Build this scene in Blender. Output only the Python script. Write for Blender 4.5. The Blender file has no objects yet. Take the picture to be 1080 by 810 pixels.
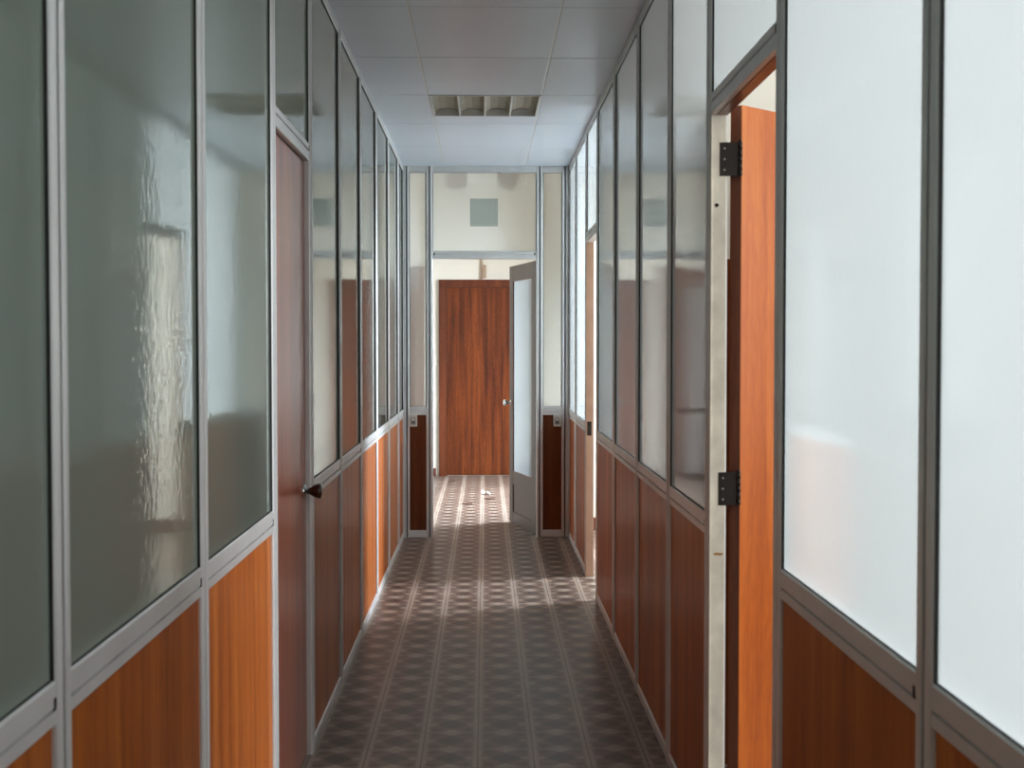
import bpy, bmesh, math, random
from mathutils import Vector, Matrix
random.seed(7)
S = bpy.context.scene
COL = S.collection

# ------------------------------------------------------------------ node helpers
def new_mat(name):
    m = bpy.data.materials.new(name); m.use_nodes = True
    nt = m.node_tree; nt.nodes.clear()
    return m, nt
class N:
    def __init__(s, nt): s.nt = nt
    def node(s, t, **kw):
        n = s.nt.nodes.new(t)
        for k, v in kw.items(): setattr(n, k, v)
        return n
    def link(s, a, b): s.nt.links.new(a, b)
    def put(s, sock, v):
        if hasattr(v, 'is_output'): s.link(v, sock)
        else: sock.default_value = v
    def math(s, op, a, b=None, c=None, clamp=False):
        n = s.node('ShaderNodeMath', operation=op); n.use_clamp = clamp
        s.put(n.inputs[0], a)
        if b is not None: s.put(n.inputs[1], b)
        if c is not None: s.put(n.inputs[2], c)
        return n.outputs[0]
    def mix(s, f, a, b, blend='MIX'):
        n = s.node('ShaderNodeMix', data_type='RGBA', blend_type=blend)
        s.put(n.inputs[0], f); s.put(n.inputs[6], a); s.put(n.inputs[7], b)
        return n.outputs[2]
    def ramp(s, f, stops):
        n = s.node('ShaderNodeValToRGB'); cr = n.color_ramp
        while len(cr.elements) < len(stops): cr.elements.new(0.5)
        for e, (p, c) in zip(cr.elements, stops):
            e.position = p; e.color = c if len(c) == 4 else (*c, 1)
        s.put(n.inputs[0], f); return n.outputs[0]
    def coords(s, scale=(1,1,1), offs=None, kind='Object'):
        tc = s.node('ShaderNodeTexCoord'); v = tc.outputs[kind]
        mp = s.node('ShaderNodeMapping'); s.link(v, mp.inputs[0]); mp.inputs['Scale'].default_value = scale
        if offs is not None: s.link(offs, mp.inputs['Location'])
        return mp.outputs[0]
    def noise(s, vec, scale, detail=4, rough=0.5, dist=0.0):
        n = s.node('ShaderNodeTexNoise'); s.link(vec, n.inputs['Vector'])
        n.inputs['Scale'].default_value = scale; n.inputs['Detail'].default_value = detail
        n.inputs['Roughness'].default_value = rough; n.inputs['Distortion'].default_value = dist
        return n.outputs['Fac']
    def bump(s, h, strength=0.1, dist=0.001):
        n = s.node('ShaderNodeBump'); s.link(h, n.inputs['Height'])
        n.inputs['Strength'].default_value = strength; n.inputs['Distance'].default_value = dist
        return n.outputs[0]
    def out(s, sh):
        o = s.node('ShaderNodeOutputMaterial'); s.link(sh, o.inputs[0])

def srgb(r, g, b):
    f = lambda c: (c/255/12.92) if c/255 <= 0.04045 else ((c/255+0.055)/1.055)**2.4
    return (f(r), f(g), f(b), 1)

def plain(name, col, rough=0.5, metal=0.0, var=0.06, scale=8, spec=0.5, bump=0.0):
    m, nt = new_mat(name); n = N(nt)
    p = n.node('ShaderNodeBsdfPrincipled')
    v = n.coords()
    f = n.noise(v, scale, 5)
    dark = tuple(c*(1-var*2) for c in col[:3]) + (1,)
    light = tuple(min(1, c*(1+var)) for c in col[:3]) + (1,)
    n.link(n.ramp(f, [(0.3, dark), (0.7, light)]), p.inputs['Base Color'])
    p.inputs['Roughness'].default_value = rough; p.inputs['Metallic'].default_value = metal
    p.inputs['Specular IOR Level'].default_value = spec
    if bump: n.link(n.bump(n.noise(v, scale*12, 3), bump), p.inputs['Normal'])
    n.out(p.outputs[0]); return m

def wood(name, dark, mid, light, rough=0.3, coat=0.3, grain=1.0):
    m, nt = new_mat(name); n = N(nt)
    oi = n.node('ShaderNodeObjectInfo')
    cmb = n.node('ShaderNodeCombineXYZ')
    r7 = n.math('MULTIPLY', oi.outputs['Random'], 37.0)
    for i in range(3): n.link(r7, cmb.inputs[i])
    v1 = n.coords((1, 1, 0.05), cmb.outputs[0])
    v2 = n.coords((1, 1, 0.16), cmb.outputs[0])
    a = n.noise(v1, 14*grain, 5, 0.6, 0.4)
    b = n.noise(v2, 90*grain, 3, 0.6)
    c = n.noise(v1, 3.2, 2, 0.5, 1.0)
    f = n.math('ADD', n.math('MULTIPLY', a, 0.55), n.math('ADD', n.math('MULTIPLY', b, 0.2), n.math('MULTIPLY', c, 0.25)))
    colr = n.ramp(f, [(0.38, dark), (0.5, mid), (0.62, light)])
    # panel to panel variation of the veneer
    tone = n.math('ADD', 0.86, n.math('MULTIPLY', oi.outputs['Random'], 0.28))
    hsv = n.node('ShaderNodeHueSaturation'); n.link(colr, hsv.inputs['Color']); n.link(tone, hsv.inputs['Value'])
    p = n.node('ShaderNodeBsdfPrincipled')
    n.link(hsv.outputs[0], p.inputs['Base Color'])
    p.inputs['Roughness'].default_value = rough; p.inputs['Specular IOR Level'].default_value = 0.3
    p.inputs['Coat Weight'].default_value = coat; p.inputs['Coat Roughness'].default_value = 0.12
    n.link(n.bump(b, 0.12, 0.0006), p.inputs['Normal'])
    n.out(p.outputs[0]); return m

def floor_material():
    m, nt = new_mat('patterned_cement_tile'); n = N(nt)
    tc = n.node('ShaderNodeTexCoord'); sx = n.node('ShaderNodeSeparateXYZ'); n.link(tc.outputs['Object'], sx.inputs[0])
    T = 0.2
    u0 = n.math('DIVIDE', n.math('ADD', sx.outputs[0], 0.027+20*T), T)
    v0 = n.math('DIVIDE', n.math('ADD', sx.outputs[1], -4.572+40*T), T)
    u = n.math('FRACT', u0); v = n.math('FRACT', v0)
    # distance from the tile edges
    eu = n.math('MINIMUM', u, n.math('SUBTRACT', 1, u)); ev = n.math('MINIMUM', v, n.math('SUBTRACT', 1, v))
    cu = n.math('ABSOLUTE', n.math('SUBTRACT', u, 0.5)); cv = n.math('ABSOLUTE', n.math('SUBTRACT', v, 0.5))
    wob = n.noise(n.coords(), 60, 3)
    wv = n.math('MULTIPLY', n.math('SUBTRACT', wob, 0.5), 0.10)
    def band(val, edge, soft=0.03):   # 1 where val < edge
        mr = n.node('ShaderNodeMapRange'); n.put(mr.inputs[0], n.math('ADD', val, wv))
        mr.inputs[1].default_value = edge-soft; mr.inputs[2].default_value = edge+soft
        mr.inputs[3].default_value = 1; mr.inputs[4].default_value = 0
        return mr.outputs[0]
    stripe = band(eu, 0.085, 0.02)                                   # pale stripe down both sides of the tile
    loz = band(n.math('ADD', n.math('MULTIPLY', cu, 1.0), n.math('MULTIPLY', ev, 1.25)), 0.25, 0.05)     # pale lozenge over the cross joints
    dart = band(n.math('ADD', n.math('MULTIPLY', n.math('ABSOLUTE', n.math('SUBTRACT', eu, 0.13)), 1.1), n.math('MULTIPLY', cv, 1.5)), 0.15, 0.04)
    bar = n.math('MULTIPLY', band(ev, 0.05, 0.03), 0.45)
    heart = band(n.math('ADD', n.math('MULTIPLY', cu, 1.0), n.math('MULTIPLY', cv, 1.05)), 0.31, 0.05)    # dark star in the middle
    wing = band(n.math('ADD', n.math('MULTIPLY', n.math('ABSOLUTE', n.math('SUBTRACT', eu, 0.20)), 1.5), n.math('MULTIPLY', n.math('ABSOLUTE', n.math('SUBTRACT', ev, 0.16)), 1.5)), 0.16, 0.05)
    lightm = n.math('MAXIMUM', n.math('MAXIMUM', stripe, loz), n.math('MAXIMUM', n.math('MULTIPLY', dart, 0.8), bar))
    darkm = n.math('MAXIMUM', heart, n.math('MULTIPLY', wing, 0.8))
    gn = n.noise(n.coords(), 3.0, 6, 0.65)
    gf = n.noise(n.coords(), 55, 4, 0.7)
    midc = n.mix(gn, srgb(104, 84, 72), srgb(128, 106, 93))
    darkc = n.mix(gn, srgb(54, 40, 34), srgb(78, 61, 53))
    lightc = n.mix(gn, srgb(158, 141, 127), srgb(190, 174, 160))
    c = n.mix(n.math('MULTIPLY', darkm, 0.95), midc, darkc)
    c = n.mix(n.math('MULTIPLY', lightm, 0.85), c, lightc)
    c = n.mix(n.math('MULTIPLY', gf, 0.30), c, srgb(92, 78, 71))
    # tile joints
    jl = n.math('MAXIMUM', n.math('LESS_THAN', eu, 0.010), n.math('MULTIPLY', n.math('LESS_THAN', ev, 0.009), 0.8))
    c = n.mix(n.math('MULTIPLY', jl, 0.8), c, srgb(50, 38, 34))
    # tile to tile tone
    wn = n.node('ShaderNodeTexWhiteNoise', noise_dimensions='2D')
    cm = n.node('ShaderNodeCombineXYZ'); n.link(n.math('FLOOR', u0), cm.inputs[0]); n.link(n.math('FLOOR', v0), cm.inputs[1])
    n.link(cm.outputs[0], wn.inputs['Vector'])
    hs = n.node('ShaderNodeHueSaturation'); n.link(c, hs.inputs['Color'])
    n.link(n.math('ADD', 0.90, n.math('MULTIPLY', wn.outputs['Value'], 0.2)), hs.inputs['Value'])
    p = n.node('ShaderNodeBsdfPrincipled'); n.link(hs.outputs[0], p.inputs['Base Color'])
    rr = n.math('ADD', 0.30, n.math('MULTIPLY', gf, 0.20)); n.link(rr, p.inputs['Roughness'])
    hgt = n.math('SUBTRACT', n.math('MULTIPLY', gf, 0.3), jl)
    n.link(n.bump(hgt, 0.35, 0.0012), p.inputs['Normal'])
    n.out(p.outputs[0]); return m

def pattern_glass(name, tint, tfac, wave=0.35, rough=0.05, refr=0.3, refr_rough=0.4, absorb=None):
    """pressed (figured) side of an obscured pane: glossy reflection over a scattering transmission"""
    m, nt = new_mat(name); n = N(nt)
    v = n.coords()
    h1 = n.noise(v, 55, 2, 0.5); h2 = n.noise(v, 9, 2, 0.5)
    h = n.math('ADD', n.math('MULTIPLY', h1, 0.8), n.math('MULTIPLY', h2, 0.5))
    bm = n.bump(h, wave, 0.0012)
    gl = n.node('ShaderNodeBsdfGlossy'); gl.inputs['Roughness'].default_value = rough
    gl.inputs['Color'].default_value = (0.95, 0.97, 0.95, 1); n.link(bm, gl.inputs['Normal'])
    tr = n.node('ShaderNodeBsdfTranslucent'); tr.inputs['Color'].default_value = tint
    rf = n.node('ShaderNodeBsdfRefraction'); rf.inputs['IOR'].default_value = 1.02
    rf.inputs['Roughness'].default_value = refr_rough; rf.inputs['Color'].default_value = tint
    h3 = n.noise(v, 240, 2, 0.5); n.link(n.bump(h3, 0.4, 0.001), rf.inputs['Normal'])
    df = n.node('ShaderNodeBsdfDiffuse'); df.inputs['Color'].default_value = absorb or (0.05, 0.055, 0.05, 1)
    m1 = n.node('ShaderNodeMixShader'); m1.inputs[0].default_value = refr
    n.link(tr.outputs[0], m1.inputs[1]); n.link(rf.outputs[0], m1.inputs[2])
    m2 = n.node('ShaderNodeMixShader'); m2.inputs[0].default_value = tfac
    n.link(df.outputs[0], m2.inputs[1]); n.link(m1.outputs[0], m2.inputs[2])
    fr = n.node('ShaderNodeFresnel'); fr.inputs['IOR'].default_value = 1.5; n.link(bm, fr.inputs['Normal'])
    m3 = n.node('ShaderNodeMixShader'); n.link(fr.outputs[0], m3.inputs[0])
    n.link(m2.outputs[0], m3.inputs[1]); n.link(gl.outputs[0], m3.inputs[2])
    n.out(m3.outputs[0]); return m

def clear_glass(name):
    m, nt = new_mat(name); n = N(nt)
    t = n.node('ShaderNodeBsdfTransparent'); t.inputs['Color'].default_value = (0.93, 0.96, 0.94, 1)
    g = n.node('ShaderNodeBsdfGlossy'); g.inputs['Roughness'].default_value = 0.02
    fr = n.node('ShaderNodeFresnel'); fr.inputs['IOR'].default_value = 1.2
    v = n.coords(); n.link(n.bump(n.noise(v, 6, 2), 0.05, 0.001), g.inputs['Normal'])
    x = n.node('ShaderNodeMixShader'); n.link(fr.outputs[0], x.inputs[0]); n.link(t.outputs[0], x.inputs[1]); n.link(g.outputs[0], x.inputs[2])
    n.out(x.outputs[0]); return m

M = {}
M['alu'] = plain('satin_aluminium', (0.74, 0.73, 0.72, 1), 0.40, 0.25, 0.04, 5)
M['alu_dark'] = plain('grey_shadow_gap', (0.02, 0.02, 0.02, 1), 0.7)
M['insert'] = plain('grey_plastic_insert', srgb(104, 100, 102), 0.6)  # grey for the shade painted into the post grooves
M['gasket'] = plain('black_rubber', (0.018, 0.016, 0.014, 1), 0.6)
M['wood'] = wood('mahogany_veneer', srgb(150, 72, 18), srgb(184, 96, 30), srgb(204, 118, 44), 0.45, 0.08)
M['wood_dark'] = wood('dark_mahogany_veneer', srgb(78, 36, 20), srgb(104, 52, 30), srgb(126, 66, 40), 0.22, 0.8)
M['wood_left_door'] = wood('glossy_brown_door_veneer', srgb(112, 46, 20), srgb(148, 66, 32), srgb(166, 84, 46), 0.30, 0.22)
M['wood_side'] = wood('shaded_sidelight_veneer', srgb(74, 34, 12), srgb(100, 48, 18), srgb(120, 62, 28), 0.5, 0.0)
M['wood_door'] = wood('red_brown_door_veneer', srgb(152, 68, 14), srgb(182, 90, 22), srgb(200, 112, 38), 0.36, 0.35)
M['wood_far'] = wood('grained_mahogany', srgb(50, 18, 4), srgb(90, 38, 10), srgb(120, 58, 20), 0.4, 0.2, 1.6)
M['wood_frame'] = wood('reddish_frame_wood', srgb(74, 32, 14), srgb(98, 46, 22), srgb(118, 60, 32), 0.4, 0.2)
M['bronze'] = plain('brown_painted_metal', srgb(74, 57, 47), 0.45, 0.1, 0.05, 6)
M['white_wall'] = plain('warm_white_plaster', srgb(226, 220, 208), 0.85, 0, 0.03, 2, 0.2)
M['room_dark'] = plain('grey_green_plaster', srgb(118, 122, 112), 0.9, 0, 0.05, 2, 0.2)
M['ceil'] = plain('ceiling_panel_paint', srgb(226, 234, 246), 0.30, 0, 0.012, 1.5, 0.8)
M['jamb'] = plain('worn_cream_paint', srgb(206, 198, 182), 0.55, 0, 0.10, 14, 0.4)
M['jamb_brown'] = plain('pinkish_brown_jamb_paint', srgb(196, 160, 138), 0.55, 0, 0.05, 10)
M['skirting'] = plain('dark_red_skirting', srgb(98, 50, 38), 0.45)
M['black_metal'] = plain('blackened_steel', (0.025, 0.02, 0.018, 1), 0.45, 0.6)
M['steel'] = plain('polished_steel', (0.62, 0.62, 0.62, 1), 0.2, 1.0, 0.02)
M['knob'] = plain('dark_brown_knob', srgb(62, 34, 24), 0.22, 0.0, 0.05, 20)
M['white_plastic'] = plain('white_plastic', srgb(214, 208, 198), 0.4, 0, 0.02)
M['grey_plastic'] = plain('grey_plastic', srgb(120, 116, 110), 0.5, 0, 0.04)
def film(name, col, through):
    m, nt = new_mat(name); n = N(nt)
    d = n.node('ShaderNodeBsdfDiffuse'); d.inputs['Color'].default_value = col
    t = n.node('ShaderNodeBsdfTransparent'); t.inputs['Color'].default_value = (0.74, 0.78, 0.78, 1)
    x = n.node('ShaderNodeMixShader'); x.inputs[0].default_value = through
    n.link(d.outputs[0], x.inputs[1]); n.link(t.outputs[0], x.inputs[2]); n.out(x.outputs[0]); return m
M['plate'] = film('grey_translucent_film', srgb(190, 196, 196), 0.8)
M['reflector'] = plain('tan_reflector', srgb(168, 158, 138), 0.6, 0.1, 0.08, 24)
M['lamp_white'] = plain('opal_plastic', srgb(232, 230, 224), 0.4, 0, 0.02)
M['rust'] = plain('rust_stain', srgb(160, 112, 60), 0.7)
M['soot'] = plain('tan_shade', srgb(128, 104, 86), 0.7)
M['paper'] = plain('paper', srgb(228, 226, 220), 0.8)
M['dirt'] = plain('brown_leaf', srgb(92, 64, 50), 0.8)
M['pipe'] = plain('tan_pipe', srgb(176, 150, 126), 0.5)
M['cabinet'] = plain('grey_enamel', srgb(138, 132, 128), 0.4)
M['floor'] = floor_material()
M['glass_left'] = pattern_glass('figured_glass_left', (0.60, 0.66, 0.60, 1), 0.6, 0.24, 0.025, 0.35, 0.35, (0.17, 0.19, 0.165, 1))
M['glass_right'] = pattern_glass('figured_glass_right', (0.53, 0.545, 0.555, 1), 0.97, 0.25, 0.035, 0.05, 0.8)
M['glass_end'] = pattern_glass('figured_glass_end', (0.86, 0.86, 0.85, 1), 0.98, 0.25, 0.08, 0.48, 0.28)
M['glass_leaf'] = pattern_glass('figured_glass_door', (0.31, 0.315, 0.32, 1), 0.98, 0.25, 0.08, 0.5, 0.4)
M['clear'] = clear_glass('smooth_glass_back')

# ------------------------------------------------------------------ mesh helpers
class MB:
    def __init__(s): s.bm = bmesh.new(); s.mats = []
    def mi(s, m):
        if m not in s.mats: s.mats.append(m)
        return s.mats.index(m)
    def box(s, a, b, m, bevel=0):
        a = Vector(a); b = Vector(b)
        lo = Vector(map(min, a, b)); hi = Vector(map(max, a, b))
        vs = [s.bm.verts.new((x, y, z)) for x in (lo.x, hi.x) for y in (lo.y, hi.y) for z in (lo.z, hi.z)]
        idx = [(0,1,3,2), (4,6,7,5), (0,4,5,1), (2,3,7,6), (0,2,6,4), (1,5,7,3)]
        fs = [s.bm.faces.new([vs[i] for i in q]) for q in idx]
        k = s.mi(m)
        for f in fs: f.material_index = k
        if bevel:
            es = list({e for f in fs for e in f.edges})
            r = bmesh.ops.bevel(s.bm, geom=es, offset=bevel, segments=2, affect='EDGES', profile=0.6)
            for f in r['faces']: f.material_index = k
        return fs
    def prism(s, prof, a, b, fn, m, smooth=False):
        """prof: closed 2-D profile; fn(p, t) -> 3-D point, t = a or b"""
        r0 = [s.bm.verts.new(fn(p, a)) for p in prof]; r1 = [s.bm.verts.new(fn(p, b)) for p in prof]
        k = s.mi(m); nn = len(prof)
        for i in range(nn):
            f = s.bm.faces.new((r0[i], r0[(i+1) % nn], r1[(i+1) % nn], r1[i])); f.material_index = k; f.smooth = smooth
        for r in (r0, r1): s.bm.faces.new(r).material_index = k
    def lathe(s, prof, m, org, axis, seg=28):
        """prof: (radius, height) along axis"""
        q = Vector((0, 0, 1)).rotation_difference(Vector(axis).normalized())
        k = s.mi(m); rings = []
        for r, h in prof:
            if r < 1e-6: rings.append([s.bm.verts.new(Vector(org) + q @ Vector((0, 0, h)))])
            else: rings.append([s.bm.verts.new(Vector(org) + q @ Vector((r*math.cos(2*math.pi*i/seg), r*math.sin(2*math.pi*i/seg), h))) for i in range(seg)])
        for A, B in zip(rings, rings[1:]):
            for i in range(seg):
                j = (i+1) % seg
                if len(A) == 1 and len(B) == 1: continue
                vs = [A[0], B[j], B[i]] if len(A) == 1 else ([A[i], A[j], B[0]] if len(B) == 1 else [A[i], A[j], B[j], B[i]])
                f = s.bm.faces.new(vs); f.material_index = k; f.smooth = True
        for R_ in (rings[0], rings[-1]):
            if len(R_) > 1: s.bm.faces.new(R_).material_index = k
    def build(s, name, parent=None, label=None, cat=None, group=None, kind=None, loc=None, rotz=None):
        bmesh.ops.recalc_face_normals(s.bm, faces=s.bm.faces)
        me = bpy.data.meshes.new(name); s.bm.to_mesh(me); s.bm.free()
        for m in s.mats: me.materials.append(m)
        o = bpy.data.objects.new(name, me); COL.objects.link(o)
        if parent: o.parent = parent
        if loc: o.location = loc
        if rotz is not None: o.rotation_euler = (0, 0, rotz)
        tag(o, label, cat, group, kind); return o
def tag(o, label=None, cat=None, group=None, kind=None):
    if label: o['label'] = label
    if cat: o['category'] = cat
    if group: o['group'] = group
    if kind: o['kind'] = kind
def empty(name, loc=(0,0,0), rotz=0, **kw):
    o = bpy.data.objects.new(name, None); COL.objects.link(o); o.location = loc; o.rotation_euler = (0, 0, rotz)
    o.empty_display_size = 0.1; tag(o, **kw); return o
def sbox(name, a, b, m, label, bevel=0, cat=None):
    q = MB(); q.box(a, b, m, bevel); return q.build(name, label=label, cat=cat, kind='structure')

# ------------------------------------------------------------------ dimensions (metres)
XL, XR, YE = -0.62, 0.64, 9.69
T = 0.05                         # partition thickness
HC = 2.84                        # corridor ceiling
HR = 3.45                        # room ceilings
LP = [-0.97, -0.03, 0.93, 1.868, 2.81, 3.755, 4.555, 5.47, 6.375, 7.30, 8.21, 9.12]
RP = [-0.98, -0.05, 0.885, 1.826, 2.76, 3.635, 4.415, 5.335, 6.295, 7.24, 8.05, 8.98]
W2 = 0.033
CH0, CHG, CH1 = 0.918, 0.943, 0.983
DH0, DHG, DH1 = 2.124, 2.160, 2.186
BZ, TZ = 0.042, 2.80

def post_profile(w=W2, depth=T):
    c = 0.005
    return [(-w, -depth), (-w, -c), (-w+c*0.4, -c*0.3), (-w+c, 0), (-w*0.6, 0.0022), (-w*0.3, 0.001), (-0.0062, -0.001), (-0.0052, -0.010), (0.0052, -0.010),
            (0.0062, -0.001), (w*0.3, 0.001), (w*0.6, 0.0022), (w-c, 0), (w-c*0.4, -c*0.3), (w, -c), (w, -depth)]
def rail_profile(z0, zg, z1, depth=T):
    f = -0.0015; c = 0.003
    pr = [(z0, -depth), (z0, f-c), (z0+c, f)]
    if zg: pr += [(zg-0.0028, f), (zg-0.0022, f-0.008), (zg+0.0022, f-0.008), (zg+0.0028, f)]
    return pr + [(z1-c, f), (z1, f-c), (z1, -depth)]

# frames of reference: (u along wall, v outwards to the corridor, z)
def FL(u, v, z): return (XL + v, u, z)
def FR(u, v, z): return (XR - v, u, z)
def FE(u, v, z): return (u, YE - v, z)

def post(F, u, parent, z0=0.0, z1=HC, w=W2, name='post'):
    q = MB(); q.prism(post_profile(w), z0, z1, lambda p, t: F(u+p[0], p[1], t), M['alu'])
    q.box(F(u-0.0050, -0.0098, z0+0.001), F(u+0.0050, -0.0030, z1-0.001), M['insert'])      # grey strip painting the shade inside the groove
    return q.build(name, parent)
def rail(F, u0, u1, z, parent, name='rail', notch=None):
    q = MB(); q.prism(rail_profile(*z), u0, u1, lambda p, t: F(t, p[1], p[0]), M['alu'])
    if notch:
        for un in notch:      # small dark slot left open where rail meets post
            q.box(F(un-0.005, -0.003, z[1]-0.001), F(un+0.005, -0.0008, z[1]+0.017), M['alu_dark'])
    return q.build(name, parent)
def panel(F, u0, u1, z0, z1, parent, m=None, v=-0.009):
    q = MB(); q.box(F(u0-0.004, v, z0-0.004), F(u1+0.004, v-0.018, z1+0.004), m or M['wood'])
    return q.build('wood_panel', parent)
WN = [0]
def pane(F, u0, u1, z0, z1, mat, label, v=-0.010):
    WN[0] += 1
    q = MB(); fs = q.box(F(u0-0.004, v, z0-0.004), F(u1+0.004, v-0.006, z1+0.004), M['clear'])
    q.bm.normal_update()
    k = q.mi(mat)
    want = Vector(F(0, 1, 0)) - Vector(F(0, 0, 0))
    bmesh.ops.recalc_face_normals(q.bm, faces=q.bm.faces)
    for f in fs:
        if f.normal.dot(want) > 0.9: f.material_index = k
    w = q.build('window_%d' % WN[0], label=label, kind='structure')
    g = MB()
    for ua, ub in ((u0, u0+0.004), (u1-0.004, u1)):
        g.box(F(ua, v+0.0055, z0), F(ub, v+0.0004, z1), M['gasket'])
    for za, zb in ((z0, z0+0.002), (z1-0.002, z1)):
        g.box(F(u0+0.004, v+0.004, za), F(u1-0.004, v+0.0004, zb), M['gasket'])
    g.build('gasket', w)
    return w

# ------------------------------------------------------------------ the two long partitions
def long_wall(F, P, doors, root, mat, side, near_first):
    names = ['behind the camera', 'just behind the camera', 'nearest the camera']
    for i, u in enumerate(P): post(F, u, root)
    q = MB()      # corner post where the long partition meets the end partition
    q.box(F(YE-0.028, -0.0005, 0), F(YE-0.0006, -T, HC), M['alu'], 0.002)
    q.box(F(YE-0.0004, -0.002, 0), F(YE+T, -T, HC), M['alu'])
    q.build('post', root)
    for i in range(len(P)):
        a = P[i] + W2; b = (P[i+1] - W2) if i+1 < len(P) else YE-0.0285
        rail(F, a, b, (TZ, None, HC), root, 'top_rail')
        where = '%s wall' % side
        if i in doors:
            rail(F, a, b, (DH0, DHG, DH1), root, 'door_head_rail', notch=[b-0.007 if side == 'left' else a+0.007])
            pane(F, a, b, DH1, TZ, mat, 'obscured glass transom above the %s in the %s' % (doors[i], where))
        else:
            rail(F, a, b, (CH0, CHG, CH1), root, 'chair_rail', notch=[b-0.007] if side == 'left' else [a+0.007])
            rail(F, a, b, (0, None, BZ), root, 'base_rail')
            panel(F, a, b, BZ, CH0, root)
            n = i - 2
            if i < 2: d = 'obscured glass pane of the %s, %s' % (where, names[i])
            elif i == 2: d = 'nearest obscured glass pane of the %s, cut by the edge of the view' % where
            else: d = 'tall obscured glass pane of the %s, in bay %d counted from the nearest' % (where, n+1)
            pane(F, a, b, CH1, TZ, mat, d)
wl = empty('wall_left', (0, 0, 0), label='left corridor partition of grey aluminium posts and rails over orange wood panels', kind='structure')
wr = empty('wall_right', (0, 0, 0), label='right corridor partition of grey aluminium posts and rails over dark wood panels', kind='structure')
long_wall(FL, LP, {5: 'closed brown door'}, wl, M['glass_left'], 'left', True)
long_wall(FR, RP, {4: 'near open doorway', 9: 'far open doorway'}, wr, M['glass_right'], 'right', True)

# ------------------------------------------------------------------ end partition
we = empty('wall_far', (0, 0, 0), label='end partition of the corridor, grey frame around an open doorway', kind='structure')
EP = [(-0.6, 0.020), (-0.425, 0.026), (0.418, 0.026), (0.613, 0.026)]
EP[0] = (-0.598, 0.021); 
for u, w in EP: post(FE, u, we, w=w)
rail(FE, XL, -0.619, (TZ, None, HC), we, 'top_rail') if False else None
def between(i, g=0.0): return EP[i][0] + EP[i][1], EP[i+1][0] - EP[i+1][1]
for i in range(3):
    a, b = between(i)
    rail(FE, a, b, (2.79, None, HC), we, 'top_rail')
    if i == 1:
        rail(FE, a, b, (2.134, 2.163, 2.191), we, 'door_head_rail', notch=[a+0.012, b-0.012])
        pane(FE, a, b, 2.191, 2.79, M['glass_end'], 'wide obscured glass transom over the open doorway at the corridor end')
    else:
        rail(FE, a, b, (0.94, 0.965, 1.005), we, 'chair_rail')
        rail(FE, a, b, (0, None, 0.055), we, 'base_rail')
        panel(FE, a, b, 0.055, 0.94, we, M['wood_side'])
        pane(FE, a, b, 1.005, 2.79, M['glass_end'], 'narrow obscured sidelight %s of the end doorway' % ('left' if i == 0 else 'right'))

# ------------------------------------------------------------------ floor, ceilings, rooms
sbox('floor', (-4.6, -2.2, -0.08), (5.2, 14.5, 0), M['floor'], 'grey brown patterned tile floor running down the corridor')
q = MB()
ys = [-2.13, -1.23, -0.33, 0.57, 1.47, 2.37, 3.27, 4.17, 5.07, 6.07, 6.97, 7.87, 8.77, YE+0.04]
ys = [6.97-0.9*k for k in range(10, 0, -1)] + [6.97, 7.87, 8.77, YE+0.02]
LX0, LX1, LY0, LY1 = -0.308, 0.310, 6.97, 7.59
xs = [XL-0.03, -0.310, 0.312, XR+0.03]
g = 0.0022
for a, b in zip(ys, ys[1:]):
    for c, d in zip(xs, xs[1:]):
        y0, y1 = a, b
        if c == xs[1] and abs(a-6.97) < 1e-6: y0 = LY1
        q.box((c+g, y0+g*0.7, HC), (d-g, y1-g*0.7, HC+0.02), M['ceil'], 0.004)
# white-edged runners along the two long joints
for x in xs[1:3]: q.box((x-0.0045, ys[0], HC+0.002), (x+0.0045, YE+0.02, HC+0.012), M['lamp_white'])
# backing
q.box((XL-0.03, ys[0], HC+0.022), (XR+0.03, LY0, HC+0.05), M['ceil'])
q.box((XL-0.03, LY1, HC+0.022), (XR+0.03, YE+0.02, HC+0.05), M['ceil'])
q.box((XL-0.03, LY0, HC+0.022), (xs[1], LY1, HC+0.05), M['ceil'])
q.box((xs[2], LY0, HC+0.022), (XR+0.03, LY1, HC+0.05), M['ceil'])
q.build('ceiling', label='suspended pale grey panel ceiling over the corridor', kind='structure')
sbox('ceiling_rooms', (-4.6, -2.2, HR), (5.2, 14.5, HR+0.1), M['white_wall'], 'white ceiling of the rooms around the corridor')
# bulkheads above the partitions
sbox('trim_1', (XL-T, -2.1, HC), (XL-0.0305, YE+T, HR), M['white_wall'], 'plaster bulkhead above the left partition')
sbox('trim_2', (XR+0.0305, -2.1, HC), (XR+T, YE+T, HR), M['white_wall'], 'plaster bulkhead above the right partition')
sbox('trim_3', (XL-0.03, YE+0.0205, HC), (XR+0.03, YE+T, HR), M['white_wall'], 'plaster bulkhead above the end partition')
sbox('wall_back', (XL-T, -2.2, 0), (XR+T, -2.1, HR), M['white_wall'], 'white wall closing the corridor behind the camera')
# left rooms: dim

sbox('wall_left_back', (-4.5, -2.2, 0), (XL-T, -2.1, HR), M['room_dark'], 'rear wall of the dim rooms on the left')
sbox('wall_left_room_divider', (-4.5, 4.52, 0), (XL-T, 4.60, HR), M['room_dark'], 'cross wall between the two dim rooms on the left')
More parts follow.
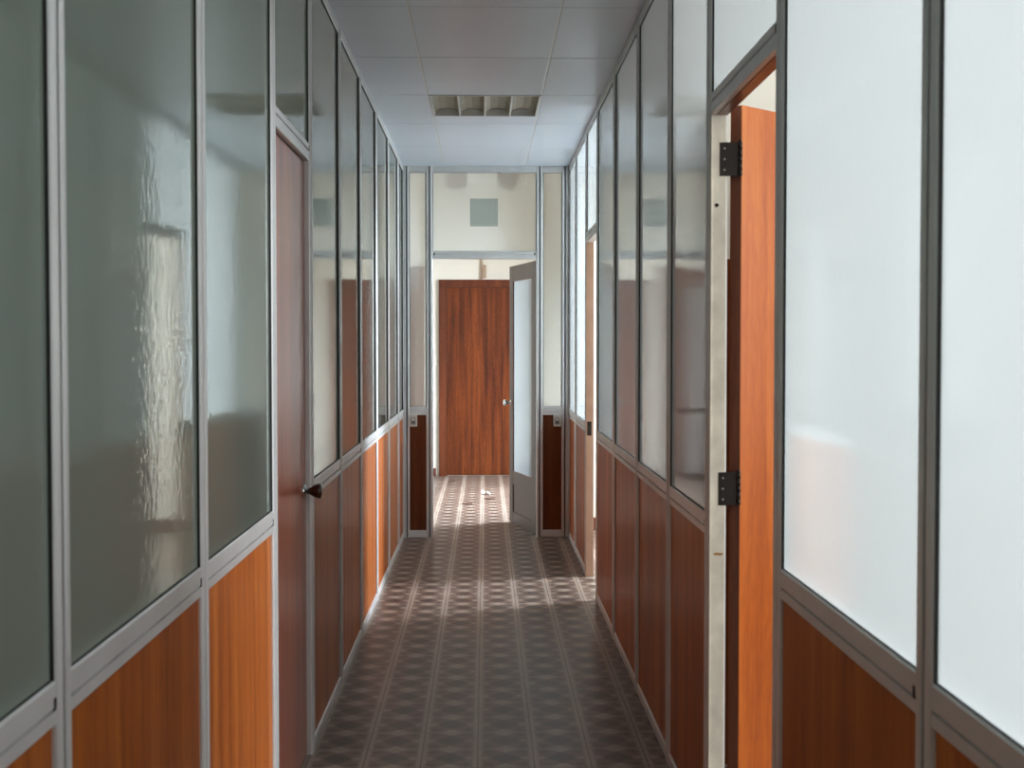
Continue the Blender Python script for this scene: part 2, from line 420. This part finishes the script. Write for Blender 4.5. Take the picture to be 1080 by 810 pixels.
# end room shell
sbox('wall_left_end', (-4.6, YE, 0), (XL-T, YE+0.1, HR), M['white_wall'], 'white wall left of the end partition')
sbox('wall_right_end', (XR+T, 10.05, 0), (5.2, 10.15, HR), M['white_wall'], 'white wall right of the end partition')
sbox('wall_right_return', (XR+0.001, YE+T, 0), (XR+T, 10.15, HR), M['white_wall'], 'short wall return right of the end partition')
sbox('wall_end_room', (-4.6, 14.29, 0), (5.2, 14.4, HR), M['white_wall'], 'warm white rear wall of the end room')
sbox('wall_end_room_left', (-2.6, YE+0.1, 0), (-2.5, 14.29, HR), M['white_wall'], 'left wall of the end room')

def window_wall(name, x, y0, y1, openings, label, mat):
    """outer wall with window openings; each opening gets a white frame"""
    q = MB(); cur = y0
    for a, b, z0, z1 in openings:
        q.box((x, cur, 0), (x+0.12, a, HR), mat)
        q.box((x, a, 0), (x+0.12, b, z0), mat); q.box((x, a, z1), (x+0.12, b, HR), mat)
        cur = b
    q.box((x, cur, 0), (x+0.12, y1, HR), mat)
    w = q.build(name, label=label, kind='structure')
    for a, b, z0, z1 in openings:
        q = MB(); t = 0.05
        q.box((x+0.03, a, z0), (x+0.08, a+t, z1), M['lamp_white']); q.box((x+0.03, b-t, z0), (x+0.08, b, z1), M['lamp_white'])
        q.box((x+0.03, a+t, z0), (x+0.08, b-t, z0+t), M['lamp_white']); q.box((x+0.03, a+t, z1-t), (x+0.08, b-t, z1), M['lamp_white'])
        q.build('window_frame', w)
window_wall('wall_left_outer', -4.6, -2.2, YE, [(1.0, 3.0, 1.3, 2.5), (6.2, 8.2, 1.3, 2.5)], 'outer wall with two windows of the dim rooms on the left', M['room_dark'])  # openings invented to carry the added left lamps
WIN = {'near': (4.5, 0.2, 3.3, 0.9, 3.0), 'mid': (3.0, 8.05, 9.1, 0.9, 2.9), 'mid2': (4.5, 5.2, 6.6, 0.9, 2.6), 'end': (1.95, 10.75, 12.9, 0.9, 3.3)}
window_wall('wall_right_outer', 4.5, -2.2, 7.165, [WIN['near'][1:], WIN['mid2'][1:]], 'outer wall with windows of the rooms on the right', M['white_wall'])
window_wall('wall_right_outer_far', 3.0, 7.165, 10.05, [WIN['mid'][1:]], 'outer wall with window of the room behind the far right doorway', M['white_wall'])
sbox('wall_right_far_divider', (XR+T, 7.105, 0), (4.5, 7.165, HR), M['white_wall'], 'cross wall beside the far right doorway')  # unseen wall added so the middle right bays stay dim
window_wall('wall_end_room_right', 1.95, 10.15, 14.29, [WIN['end'][1:]], 'right wall of the end room with its window', M['white_wall'])
sbox('wall_right_back', (XR+T, -2.2, 0), (4.5, -2.1, HR), M['white_wall'], 'rear wall of the near room on the right')
q = MB()
q.box((XR+T, 4.385, 0), (4.5, 4.445, 1.77), M['wood_dark']); q.box((XR+T, 4.385, 1.77), (4.5, 4.445, HR), M['white_wall'])
q.build('wall_right_room_divider', label='cross wall between the right rooms, wood below and white above', kind='structure')
# skirtings
sbox('baseboard_far', (-0.60, 14.27, 0), (-0.555, 14.29, 0.09), M['skirting'], 'dark red skirting at the foot of the end room wall')
sbox('baseboard_far_left', (-2.5, 14.27, 0), (-1.62, 14.29, 0.09), M['skirting'], 'dark red skirting left of the side cupboard')
sbox('baseboard_right_room', (XR+T, 10.03, 0), (3.0, 10.05, 0.10), M['skirting'], 'dark red skirting seen through the far right doorway')

# ------------------------------------------------------------------ doorway linings
def jamb(F, u0, u1, m, label, n, ztop=DH0):
    q = MB(); q.box(F(u0, -0.0035, 0), F(u1, -0.047, ztop), m, 0.001)
    return q, label, n
# near right doorway, far jamb: worn cream lining with hinge leaves still on it
u = RP[5] - W2
q = MB(); q.box(FR(u-0.006, -0.002, 0), FR(u-0.0005, -0.045, DH0-0.0005), M['jamb'], 0.001)
q.box(FR(u-0.010, -0.0005, 0), FR(u-0.0005, -0.006, DH0-0.0005), M['jamb'], 0.0015)
jn = q.build('trim_4', label='worn cream door lining at the far side of the near right doorway', kind='structure')
q = MB(); q.lathe([(0.0, 0.0), (0.0055, 0.0), (0.0055, 0.0012), (0.004, 0.0016), (0.0, 0.0008)], M['black_metal'], FR(u-0.006, -0.019, 1.868), (0, -1, 0), 16)
q.build('screw_hole', jn)
q = MB()
pts = [(-0.004, 0.002), (0.006, 0.005), (0.014, 0.003), (0.022, 0.004), (0.024, 0.0), (0.015, -0.004), (0.006, -0.002), (-0.002, -0.003)]
q.prism(pts, 0, 0.0006, lambda p, t: FR(u-0.0062-t, -0.018-p[0], 0.872+p[1]), M['rust'])
q.build('rust_stain', jn)
# near jamb of the same doorway + head lining
u2 = RP[4] + W2
sbox('trim_5', FR(u2+0.0005, -0.002, 0), FR(u2+0.006, -0.047, DH0-0.0005), M['jamb'], 'cream door lining at the near side of the near right doorway')
sbox('trim_6', FR(u2+0.0065, -0.016, DH0-0.003), FR(u-0.0105, -0.047, DH0-0.0004), M['wood_frame'], 'thin brown wood lining under the head rail of the near right doorway')
# far right doorway linings
u = RP[10] - W2
q = MB(); q.box(FR(u-0.008, -0.001, 0), FR(u-0.0005, -0.049, DH0-0.0005), M['jamb_brown'], 0.001)
jf = q.build('trim_7', label='pinkish brown door lining of the far right doorway', kind='structure')
q = MB(); q.box(FR(u-0.010, -0.008, 0.90), FR(u-0.0082, -0.036, 0.99), M['black_metal'], 0.0006)
q.box(FR(u-0.0106, -0.016, 0.93), FR(u-0.0098, -0.028, 0.96), M['gasket']); q.build('strike_plate', jf)
u2 = RP[9] + W2
sbox('trim_8', FR(u2+0.0005, -0.002, 0), FR(u2+0.006, -0.047, DH0-0.0005), M['jamb_brown'], 'near lining of the far right doorway')

# ------------------------------------------------------------------ hinge helper (leaf on jamb + knuckles + leaf on door)
def hinge(parent, z, px, py, adir, bdir, h=0.095):
    """px,py pin position; adir/bdir unit vectors along which the two plates run"""
    q = MB(); first = True
    for d, nrm in ((adir, Vector((adir[1], -adir[0]))), (bdir, Vector((bdir[1], -bdir[0])))):
        pr_len = 0.058 if first else 0.032; first = False
        d = Vector(d)
        pr = [Vector((px, py)) + d*0.003, Vector((px, py)) + d*pr_len]
        w = nrm*0.0012
        loop = [pr[0]-w, pr[1]-w, pr[1]+w, pr[0]+w]
        q.prism([tuple(p) for p in loop], z-h/2, z+h/2, lambda p, t: (p[0], p[1], t), M['black_metal'])
        for k in (-0.32, 0, 0.32):
            c = Vector((px, py)) + d*(pr_len-0.012)
            q.lathe([(0, -0.0018), (0.0036, -0.0018), (0.0036, 0.0018), (0, 0.0018)], M['grey_plastic'], (c.x, c.y, z+k*h), (nrm.x, nrm.y, 0), 10)
    for k in range(5):
        a = z-h/2 + k*h/5; q.lathe([(0, a+0.0006), (0.006, a+0.0006), (0.006, a+h/5-0.0006), (0, a+h/5-0.0006)], M['black_metal'], (px, py, 0), (0, 0, 1), 14)
    q.lathe([(0, z+h/2), (0.0045, z+h/2), (0.0055, z+h/2+0.004), (0.003, z+h/2+0.008), (0, z+h/2+0.009)], M['black_metal'], (px, py, 0), (0, 0, 1), 14)
    return q.build('hinge', parent)

def knob(parent, loc, axis, m_head, rose=M['steel']):
    q = MB(); q.lathe([(0, 0), (0.025, 0), (0.025, 0.003), (0.021, 0.007), (0.011, 0.009), (0.009, 0.020), (0.0, 0.020)], rose, loc, axis)
    r = q.build('rose', parent)
    a = Vector(axis).normalized(); o = Vector(loc) + a*0.0195
    q = MB(); q.lathe([(0, 0), (0.011, 0), (0.014, 0.008), (0.021, 0.018), (0.0255, 0.030), (0.0265, 0.037), (0.024, 0.043), (0.016, 0.046), (0, 0.0465)], m_head, o, axis)
    q.build('knob', parent)

# ---- door 1: closed door in the left partition
d1 = empty('door_1', (XL-0.02, LP[5]+W2, 0), label='closed glossy dark brown flush door in the left partition', kind='structure')
def L1(y, x, z): return (x - (XL-0.02), y - (LP[5]+W2), z)
a, b = LP[5]+W2+0.003, LP[6]-W2-0.003
q = MB(); q.box(L1(a, XL-0.020, 0.008), L1(b, XL-0.058, DH0-0.006), M['wood_left_door'], 0.0015); q.build('door_leaf', d1)
q = MB(); q.box(L1(b+0.001, XL-0.024, 0.0), L1(b+0.003, XL-0.05, DH0), M['gasket']); q.box(L1(a, XL-0.022, DH0-0.004), L1(b, XL-0.05, DH0-0.0002), M['gasket']); q.build('door_seal', d1)
knob(d1, L1(b-0.055, XL-0.020, 0.957), (1, 0, 0), M['knob'])
q = MB(); q.lathe([(0, 0), (0.009, 0), (0.009, 0.002), (0, 0.002)], M['steel'], L1(b-0.055, XL-0.0202, 0.85), (1, 0, 0), 16); q.build('keyhole_cover', d1)

# ---- door 2: near right, open back into the room
ang = math.radians(41)
px, py = 0.719, RP[5]-W2-0.010
d2 = empty('door_2', (px, py, 0), label='open orange brown flush door swung back into the near right room', kind='structure')
# local frame: x' along the leaf, y' thickness away from visible face
dx = Vector((math.cos(ang), math.sin(ang))); dn = Vector((-math.sin(ang), math.cos(ang)))
def L2(s_, t_, z): p = dx*s_ + dn*t_; return (p.x, p.y, z)
LW = 0.78
q = MB(); q.prism([(0.014, 0.002), (0.016, 0), (LW-0.002, 0), (LW, 0.002), (LW, 0.038), (LW-0.002, 0.040), (0.016, 0.040), (0.014, 0.038)], 0.008, 2.152, lambda p, t: L2(p[0], p[1], t), M['wood_door'])
leaf2 = q.build('door_leaf', d2)
q = MB(); q.prism([(0.0135, 0.001), (0.0145, 0.001), (0.0145, 0.039), (0.0135, 0.039)], 0.009, 2.151, lambda p, t: L2(p[0], p[1], t), M['wood_side']); q.build('edge_lipping', leaf2)
for z in (1.998, 1.06, 0.14): hinge(d2, z, 0.006, 0.004, (-1, 0), tuple(dn))
for sgn, t0 in ((-1, 0.0), (1, 0.040)):
    p = dx*(LW-0.06) + dn*t0; knob(d2, (p.x, p.y, 0.957), (dn.x*sgn, dn.y*sgn, 0), M['knob'])

# ---- door 3: end doorway, glazed brown door standing open
px, py = 0.388, YE+T+0.012
ang3 = math.atan2(10.56-py, 0.197-px)
d3 = empty('door_3', (px, py, 0), ang3, label='glazed brown door standing open at the end of the corridor', kind='structure')
LW3 = 0.80
def bx3(q, a, b, m, bev=0.002): q.box(a, b, m, bev)
# local x along leaf; corridor-left face is +y
g0, g1, zb, zt = 0.10, LW3-0.105, 0.43, 2.005
q = MB()
bx3(q, (0, 0, 0.01), (g0, -0.036, 2.125), M['bronze']); bx3(q, (g1, 0, 0.01), (LW3, -0.036, 2.125), M['bronze'])
bx3(q, (g0, -0.001, zt), (g1, -0.035, 2.125), M['bronze']); bx3(q, (g0, -0.001, zb-0.10), (g1, -0.035, zb), M['bronze'])
bx3(q, (g0, -0.001, 0.01), (g1, -0.035, 0.10), M['bronze'])
q.build('door_frame', d3)
q = MB(); q.box((-0.0025, -0.001, 0.012), (-0.0002, -0.035, 2.123), M['gasket']); q.build('edge_seal', d3)  # black strip painting the shade on the leaf's hinge-side end face
q = MB(); bx3(q, (g0-0.003, -0.008, 0.097), (g1+0.003, -0.028, zb-0.097), M['bronze'], 0.001); q.build('kick_panel', d3)
q = MB(); fs = q.box((g0-0.004, -0.010, zb-0.004), (g1+0.004, -0.016, zt+0.004), M['clear']); bmesh.ops.recalc_face_normals(q.bm, faces=q.bm.faces)
k = q.mi(M['glass_leaf'])
for f in fs:
    if f.normal.y > 0.9: f.material_index = k
q.build('glass_pane', d3)
q = MB()
for a_, b_ in (((g0, 0.000, zb), (g0+0.008, -0.010, zt)), ((g1-0.008, 0.000, zb), (g1, -0.010, zt)), ((g0+0.008, 0, zb), (g1-0.008, -0.010, zb+0.008)), ((g0+0.008, 0, zt-0.008), (g1-0.008, -0.010, zt))):
    q.box(a_, b_, M['wood_frame'])
q.build('glazing_bead', d3)
knob(d3, (LW3-0.05, 0, 1.0), (0, 1, 0), M['steel']); knob(d3, (LW3-0.05, -0.036, 1.0), (0, -1, 0), M['steel'])

# ---- door 4: wooden door in the rear wall of the end room
d4 = empty('door_4', (0, 14.29, 0), label='closed red brown grained wooden door in the rear wall of the end room', kind='structure')
YB = 0.0
def casing(parent, x0, x1, ztop, w=0.085, m=M['wood_frame']):
    q = MB()
    q.box((x0, YB-0.03, 0), (x0+w, YB-0.0005, ztop-w), m, 0.003); q.box((x1-w, YB-0.03, 0), (x1, YB-0.0005, ztop-w), m, 0.003)
    q.box((x0, YB-0.03, ztop-w), (x1, YB-0.0005, ztop), m, 0.003)
    return q.build('door_casing', parent)
casing(d4, -0.519, 0.50, 2.215)
q = MB(); q.box((-0.432, YB-0.018, 0.012), (0.413, YB-0.001, 2.128), M['wood_far'], 0.002); q.build('door_leaf', d4)
sbox('trim_9', (-0.94, 14.25, 0), (-0.68, 14.2895, 2.36), M['wood_frame'], 'pinkish wood pilaster board in the end room, seen mirrored in the glass', 0.004)

# ------------------------------------------------------------------ things
# recessed ceiling light: housing, four reflector cells, three dividers
cl = empty('ceiling_light', ((LX0+LX1)/2, (LY0+LY1)/2, HC), label='square recessed ceiling light with four unlit tan reflector cells', cat='ceiling light')
cx, cy = (LX0+LX1)/2, (LY0+LY1)/2
def C(x, y, z): return (x-cx, y-cy, z-HC)
q = MB(); t = 0.012
for a_, b_ in (((LX0, LY0), (LX0+t, LY1)), ((LX1-t, LY0), (LX1, LY1)), ((LX0+t, LY0), (LX1-t, LY0+t)), ((LX0+t, LY1-t), (LX1-t, LY1))):
    q.box(C(*a_, HC-0.004), C(*b_, HC+0.10), M['alu'])
q.box(C(LX0+t, LY0+t, HC+0.09), C(LX1-t, LY1-t, HC+0.10), M['alu']); q.build('housing', cl)
w = (LX1-LX0-2*t)/4
for k in range(4):
    x0 = LX0+t+k*w; x1 = x0+w; n_ = 8
    q = MB()
    prof = [(x0+0.002, HC+0.004), (x0+0.012, HC+0.022), (x0+0.03, HC+0.034), (x0+w*0.5, HC+0.040), (x1-0.03, HC+0.034), (x1-0.012, HC+0.022), (x1-0.002, HC+0.004),
            (x1-0.002, HC+0.085), (x0+0.002, HC+0.085)]
    q.prism(prof, LY0+t+0.001, LY1-t-0.001, lambda p, t_: C(p[0], t_, p[1]), M['reflector'])
    q.build('reflector', cl)
for k in range(1, 4):
    x0 = LX0+t+k*w
    q = MB(); q.box(C(x0-0.0045, LY0+t, HC-0.002), C(x0+0.0045, LY1-t, HC+0.03), M['lamp_white'], 0.001); q.build('divider', cl)

# wall boxes on the sidelight panels
def switch_box(name, x, z, label, n):
    r = empty(name, (x, YE+0.0085, z), label=label, cat='switch', group='boxes beside the end doorway')
    q = MB(); q.box((-0.029, -0.030, -0.045), (0.029, 0, 0.045), M['white_plastic'], 0.005); q.build('housing', r)
    q = MB(); q.box((-0.017, -0.033, -0.028), (0.017, -0.029, 0.022), M['grey_plastic'], 0.002); q.build('rocker', r)
    q = MB(); q.box((-0.012, -0.036, 0.000), (0.012, -0.032, 0.018), M['white_plastic'], 0.002); q.build('button', r)
switch_box('light_switch', -0.548, 0.898, 'small white switch box left of the open end doorway', 0)
switch_box('light_switch', 0.553, 0.898, 'small white switch box right of the open end doorway', 1)

# grey square plate on the transom
r = empty('glass_patch', (-0.007, YE+0.0098, 2.487), label='square grey film patch stuck on the glass over the end doorway', cat='film patch')
q = MB(); h = 0.106
q.box((-h, -0.0006, -h), (h, 0.0, h), M['plate']); q.build('film', r)

# end room: lamp high on rear wall, pipe, small switch, low cabinet, scraps on the floor
r = empty('wall_lamp', (-0.03, 14.29, 3.33), label='long white wall lamp high on the rear wall of the end room', cat='lamp')
q = MB(); q.box((-0.17, -0.10, -0.055), (0.17, 0, 0.055), M['lamp_white'], 0.015); q.build('diffuser', r)
for s_ in (-1, 1):
    q = MB(); q.prism([(0.175, -0.075), (0.30, -0.12), (0.37, -0.10), (0.40, 0.05), (0.175, 0.055)], -0.09, 0, lambda p, t_: (p[0]*s_, t_, p[1]), M['soot']); q.build('shade', r)
r = empty('cable_conduit', (-0.04, 14.29, 2.22), label='thin tan conduit dropping to the frame of the wooden end door', cat='conduit')
q = MB(); q.lathe([(0, 0.001), (0.012, 0.001), (0.012, 0.30), (0, 0.30)], M['pipe'], (0, -0.013, 0), (0, 0, 1), 14); q.build('tube', r)
q = MB(); q.box((0.016, -0.03, 0.012), (0.055, -0.0005, 0.16), M['pipe'], 0.004); q.build('junction_box', r)
r = empty('wall_switch', (-0.575, 14.29, 1.277), label='white wall switch left of the wooden door in the end room', cat='switch')
q = MB(); q.box((-0.035, -0.010, -0.04), (0.035, -0.0004, 0.04), M['white_plastic'], 0.003); q.build('plate', r)
q = MB(); q.box((-0.012, -0.015, -0.02), (0.012, -0.0102, 0.02), M['white_plastic'], 0.002); q.build('rocker', r)

def scrap(name, x, y, s_, m, label, cat, curl=0.012):
    q = MB(); n_ = 6; vs = []
    rnd = random.Random(int(x*1000+y*77))
    ang_ = rnd.uniform(0, 3)
    for layer in (0, 1):
        row = []
        for i in range(n_+1):
            for j in range(5):
                u_, v_ = (i/n_-0.5), (j/4-0.5)*0.55*(1-0.9*(abs(i/n_-0.5)*2)**3)
                z_ = 0.001 + curl*abs(math.sin(u_*4+v_*3+ang_))*(0.3+abs(u_)) + (0.0012 if layer else 0)
                c_, sn = math.cos(ang_), math.sin(ang_)
                row.append(q.bm.verts.new(((u_*c_-v_*sn)*s_, (u_*sn+v_*c_)*s_, z_)))
        vs.append(row)
    def idx(i, j): return i*5+j
    for i in range(n_):
        for j in range(4):
            q.bm.faces.new([vs[1][idx(i, j)], vs[1][idx(i+1, j)], vs[1][idx(i+1, j+1)], vs[1][idx(i, j+1)]])
            q.bm.faces.new([vs[0][idx(i, j+1)], vs[0][idx(i+1, j+1)], vs[0][idx(i+1, j)], vs[0][idx(i, j)]])
    rim = [idx(i, 0) for i in range(n_+1)] + [idx(n_, j) for j in range(1, 5)] + [idx(i, 4) for i in range(n_-1, -1, -1)] + [idx(0, j) for j in range(3, 0, -1)]
    for a_, b_ in zip(rim, rim[1:]+rim[:1]): q.bm.faces.new([vs[0][a_], vs[0][b_], vs[1][b_], vs[1][a_]])
    q.mi(m)
    o = q.build(name, label=label, cat=cat, loc=(x, y, 0))
    return o
scrap('dry_leaf', -0.36, 13.68, 0.13, M['dirt'], 'dark dry leaf on the floor near the foot of the wooden end door', 'leaf')
scrap('dry_leaf', -0.16, 11.75, 0.15, M['dirt'], 'brown dry leaf lying left of centre on the bright end room floor', 'leaf')
scrap('dry_leaf', 0.05, 12.15, 0.16, M['dirt'], 'dark dry leaf just in front of the white paper scrap', 'leaf')
scrap('paper_scrap', 0.01, 12.5, 0.12, M['paper'], 'white paper scrap on the bright floor of the end room', 'paper', 0.05)
# wedge of folded card under the open end door
q = MB(); q.prism([(0, 0.001), (0.15, 0.001), (0.15, 0.009), (0.0, 0.004)], -0.03, 0.03, lambda p, t_: (p[0], t_, p[1]), M['cabinet'])
q.build('door_wedge', label='flat grey wedge on the floor at the hinge side of the glazed door', cat='wedge', loc=(0.26, 9.80, 0), rotz=0.25)

# tall cabinet in the end room (mirrored in the right hand glass)
r = empty('tall_cabinet', (-1.24, 13.95, 0), label='tall grey two part cabinet in the end room, mirrored in the right glass', cat='cabinet')
q = MB(); q.box((-0.28, -0.18, 0.06), (0.28, 0.30, 0.73), M['cabinet'], 0.004); q.box((-0.28, -0.18, 0.78), (0.28, 0.30, 2.10), M['cabinet'], 0.004); q.build('body', r)
q = MB(); q.box((-0.27, -0.17, 0.7305), (0.27, 0.29, 0.7795), M['gasket']); q.build('dividing_shelf', r)
q = MB(); q.box((-0.26, -0.16, 0.0), (0.26, 0.28, 0.0595), M['gasket']); q.build('plinth', r)
for z0, z1 in ((0.07, 0.72), (0.79, 2.09)):
    for s_ in (0, 1):
        q = MB(); q.box((-0.276+s_*0.278, -0.198, z0), (-0.002+s_*0.276, -0.181, z1), M['cabinet'], 0.003); dd = q.build('door', r)
        q = MB(); q.box((-0.03+s_*0.05, -0.218, (z0+z1)/2-0.05), (-0.02+s_*0.05, -0.1985, (z0+z1)/2+0.05), M['steel'], 0.002); q.build('handle', dd)
r = empty('storage_box', (-1.16, 13.98, 2.1005), label='dull red lidded box lying on top of the tall grey cabinet', cat='box')
q = MB(); q.box((-0.16, -0.13, 0), (0.16, 0.13, 0.17), M['skirting'], 0.004); q.build('body', r)
q = MB(); q.box((-0.165, -0.135, 0.1705), (0.165, 0.135, 0.205), M['skirting'], 0.004); q.build('lid', r)

# ------------------------------------------------------------------ daylight
def area(name, loc, rot, sx, sy, power, col=(1, 1, 1)):
    l = bpy.data.lights.new(name, 'AREA'); l.shape = 'RECTANGLE'; l.size = sx; l.size_y = sy; l.energy = power; l.color = col
    o = bpy.data.objects.new(name, l); COL.objects.link(o); o.location = loc; o.rotation_euler = rot; return o
def win_light(k, power, col, tilt=0, spread=180):
    x, y0, y1, z0, z1 = WIN[k]
    o = area('daylight_'+k, (x+0.14+0.5*(z1-z0)*math.sin(math.radians(tilt)), (y0+y1)/2, (z0+z1)/2), (0, math.radians(90-tilt), 0), z1-z0, y1-y0, power, col)
    o.data.spread = math.radians(spread)
DAY = (0.90, 0.96, 1.0)
win_light('near', 232, DAY); win_light('mid', 330, (0.80, 0.90, 1.0), 28, 160); win_light('mid2', 38, DAY); win_light('end', 555, (0.77, 0.885, 1.0), 41, 125)
# weak lamps added behind invented windows to brighten the left panes
area('daylight_left', (-4.66, 2.0, 1.9), (0, math.radians(-90), 0), 1.2, 2.0, 34, (0.92, 1, 0.92))
area('daylight_left_far', (-4.66, 7.2, 1.9), (0, math.radians(-90), 0), 1.2, 2.0, 26, (1, 0.96, 0.9))
# the corridor behind the camera has no lamp of its own


w = bpy.data.worlds.new('overcast'); S.world = w; w.use_nodes = True
w.node_tree.nodes['Background'].inputs[0].default_value = (0.75, 0.85, 1, 1); w.node_tree.nodes['Background'].inputs[1].default_value = 1.0

# ------------------------------------------------------------------ camera
cd = bpy.data.cameras.new('camera'); cam = bpy.data.objects.new('camera', cd); COL.objects.link(cam); S.camera = cam
cd.sensor_width = 36; cd.lens = 44.5; cd.clip_start = 0.02
cam.location = (0, 0, 1.468)
cam.rotation_euler = (math.radians(90-1.716), 0, math.radians(-1.223))
cd.dof.use_dof = True; cd.dof.focus_distance = 8.0; cd.dof.aperture_fstop = 8
S.view_settings.view_transform = 'Standard'; S.view_settings.look = 'None'
S.view_settings.exposure = 0.15; S.view_settings.gamma = 1; S.view_settings.use_curve_mapping = False
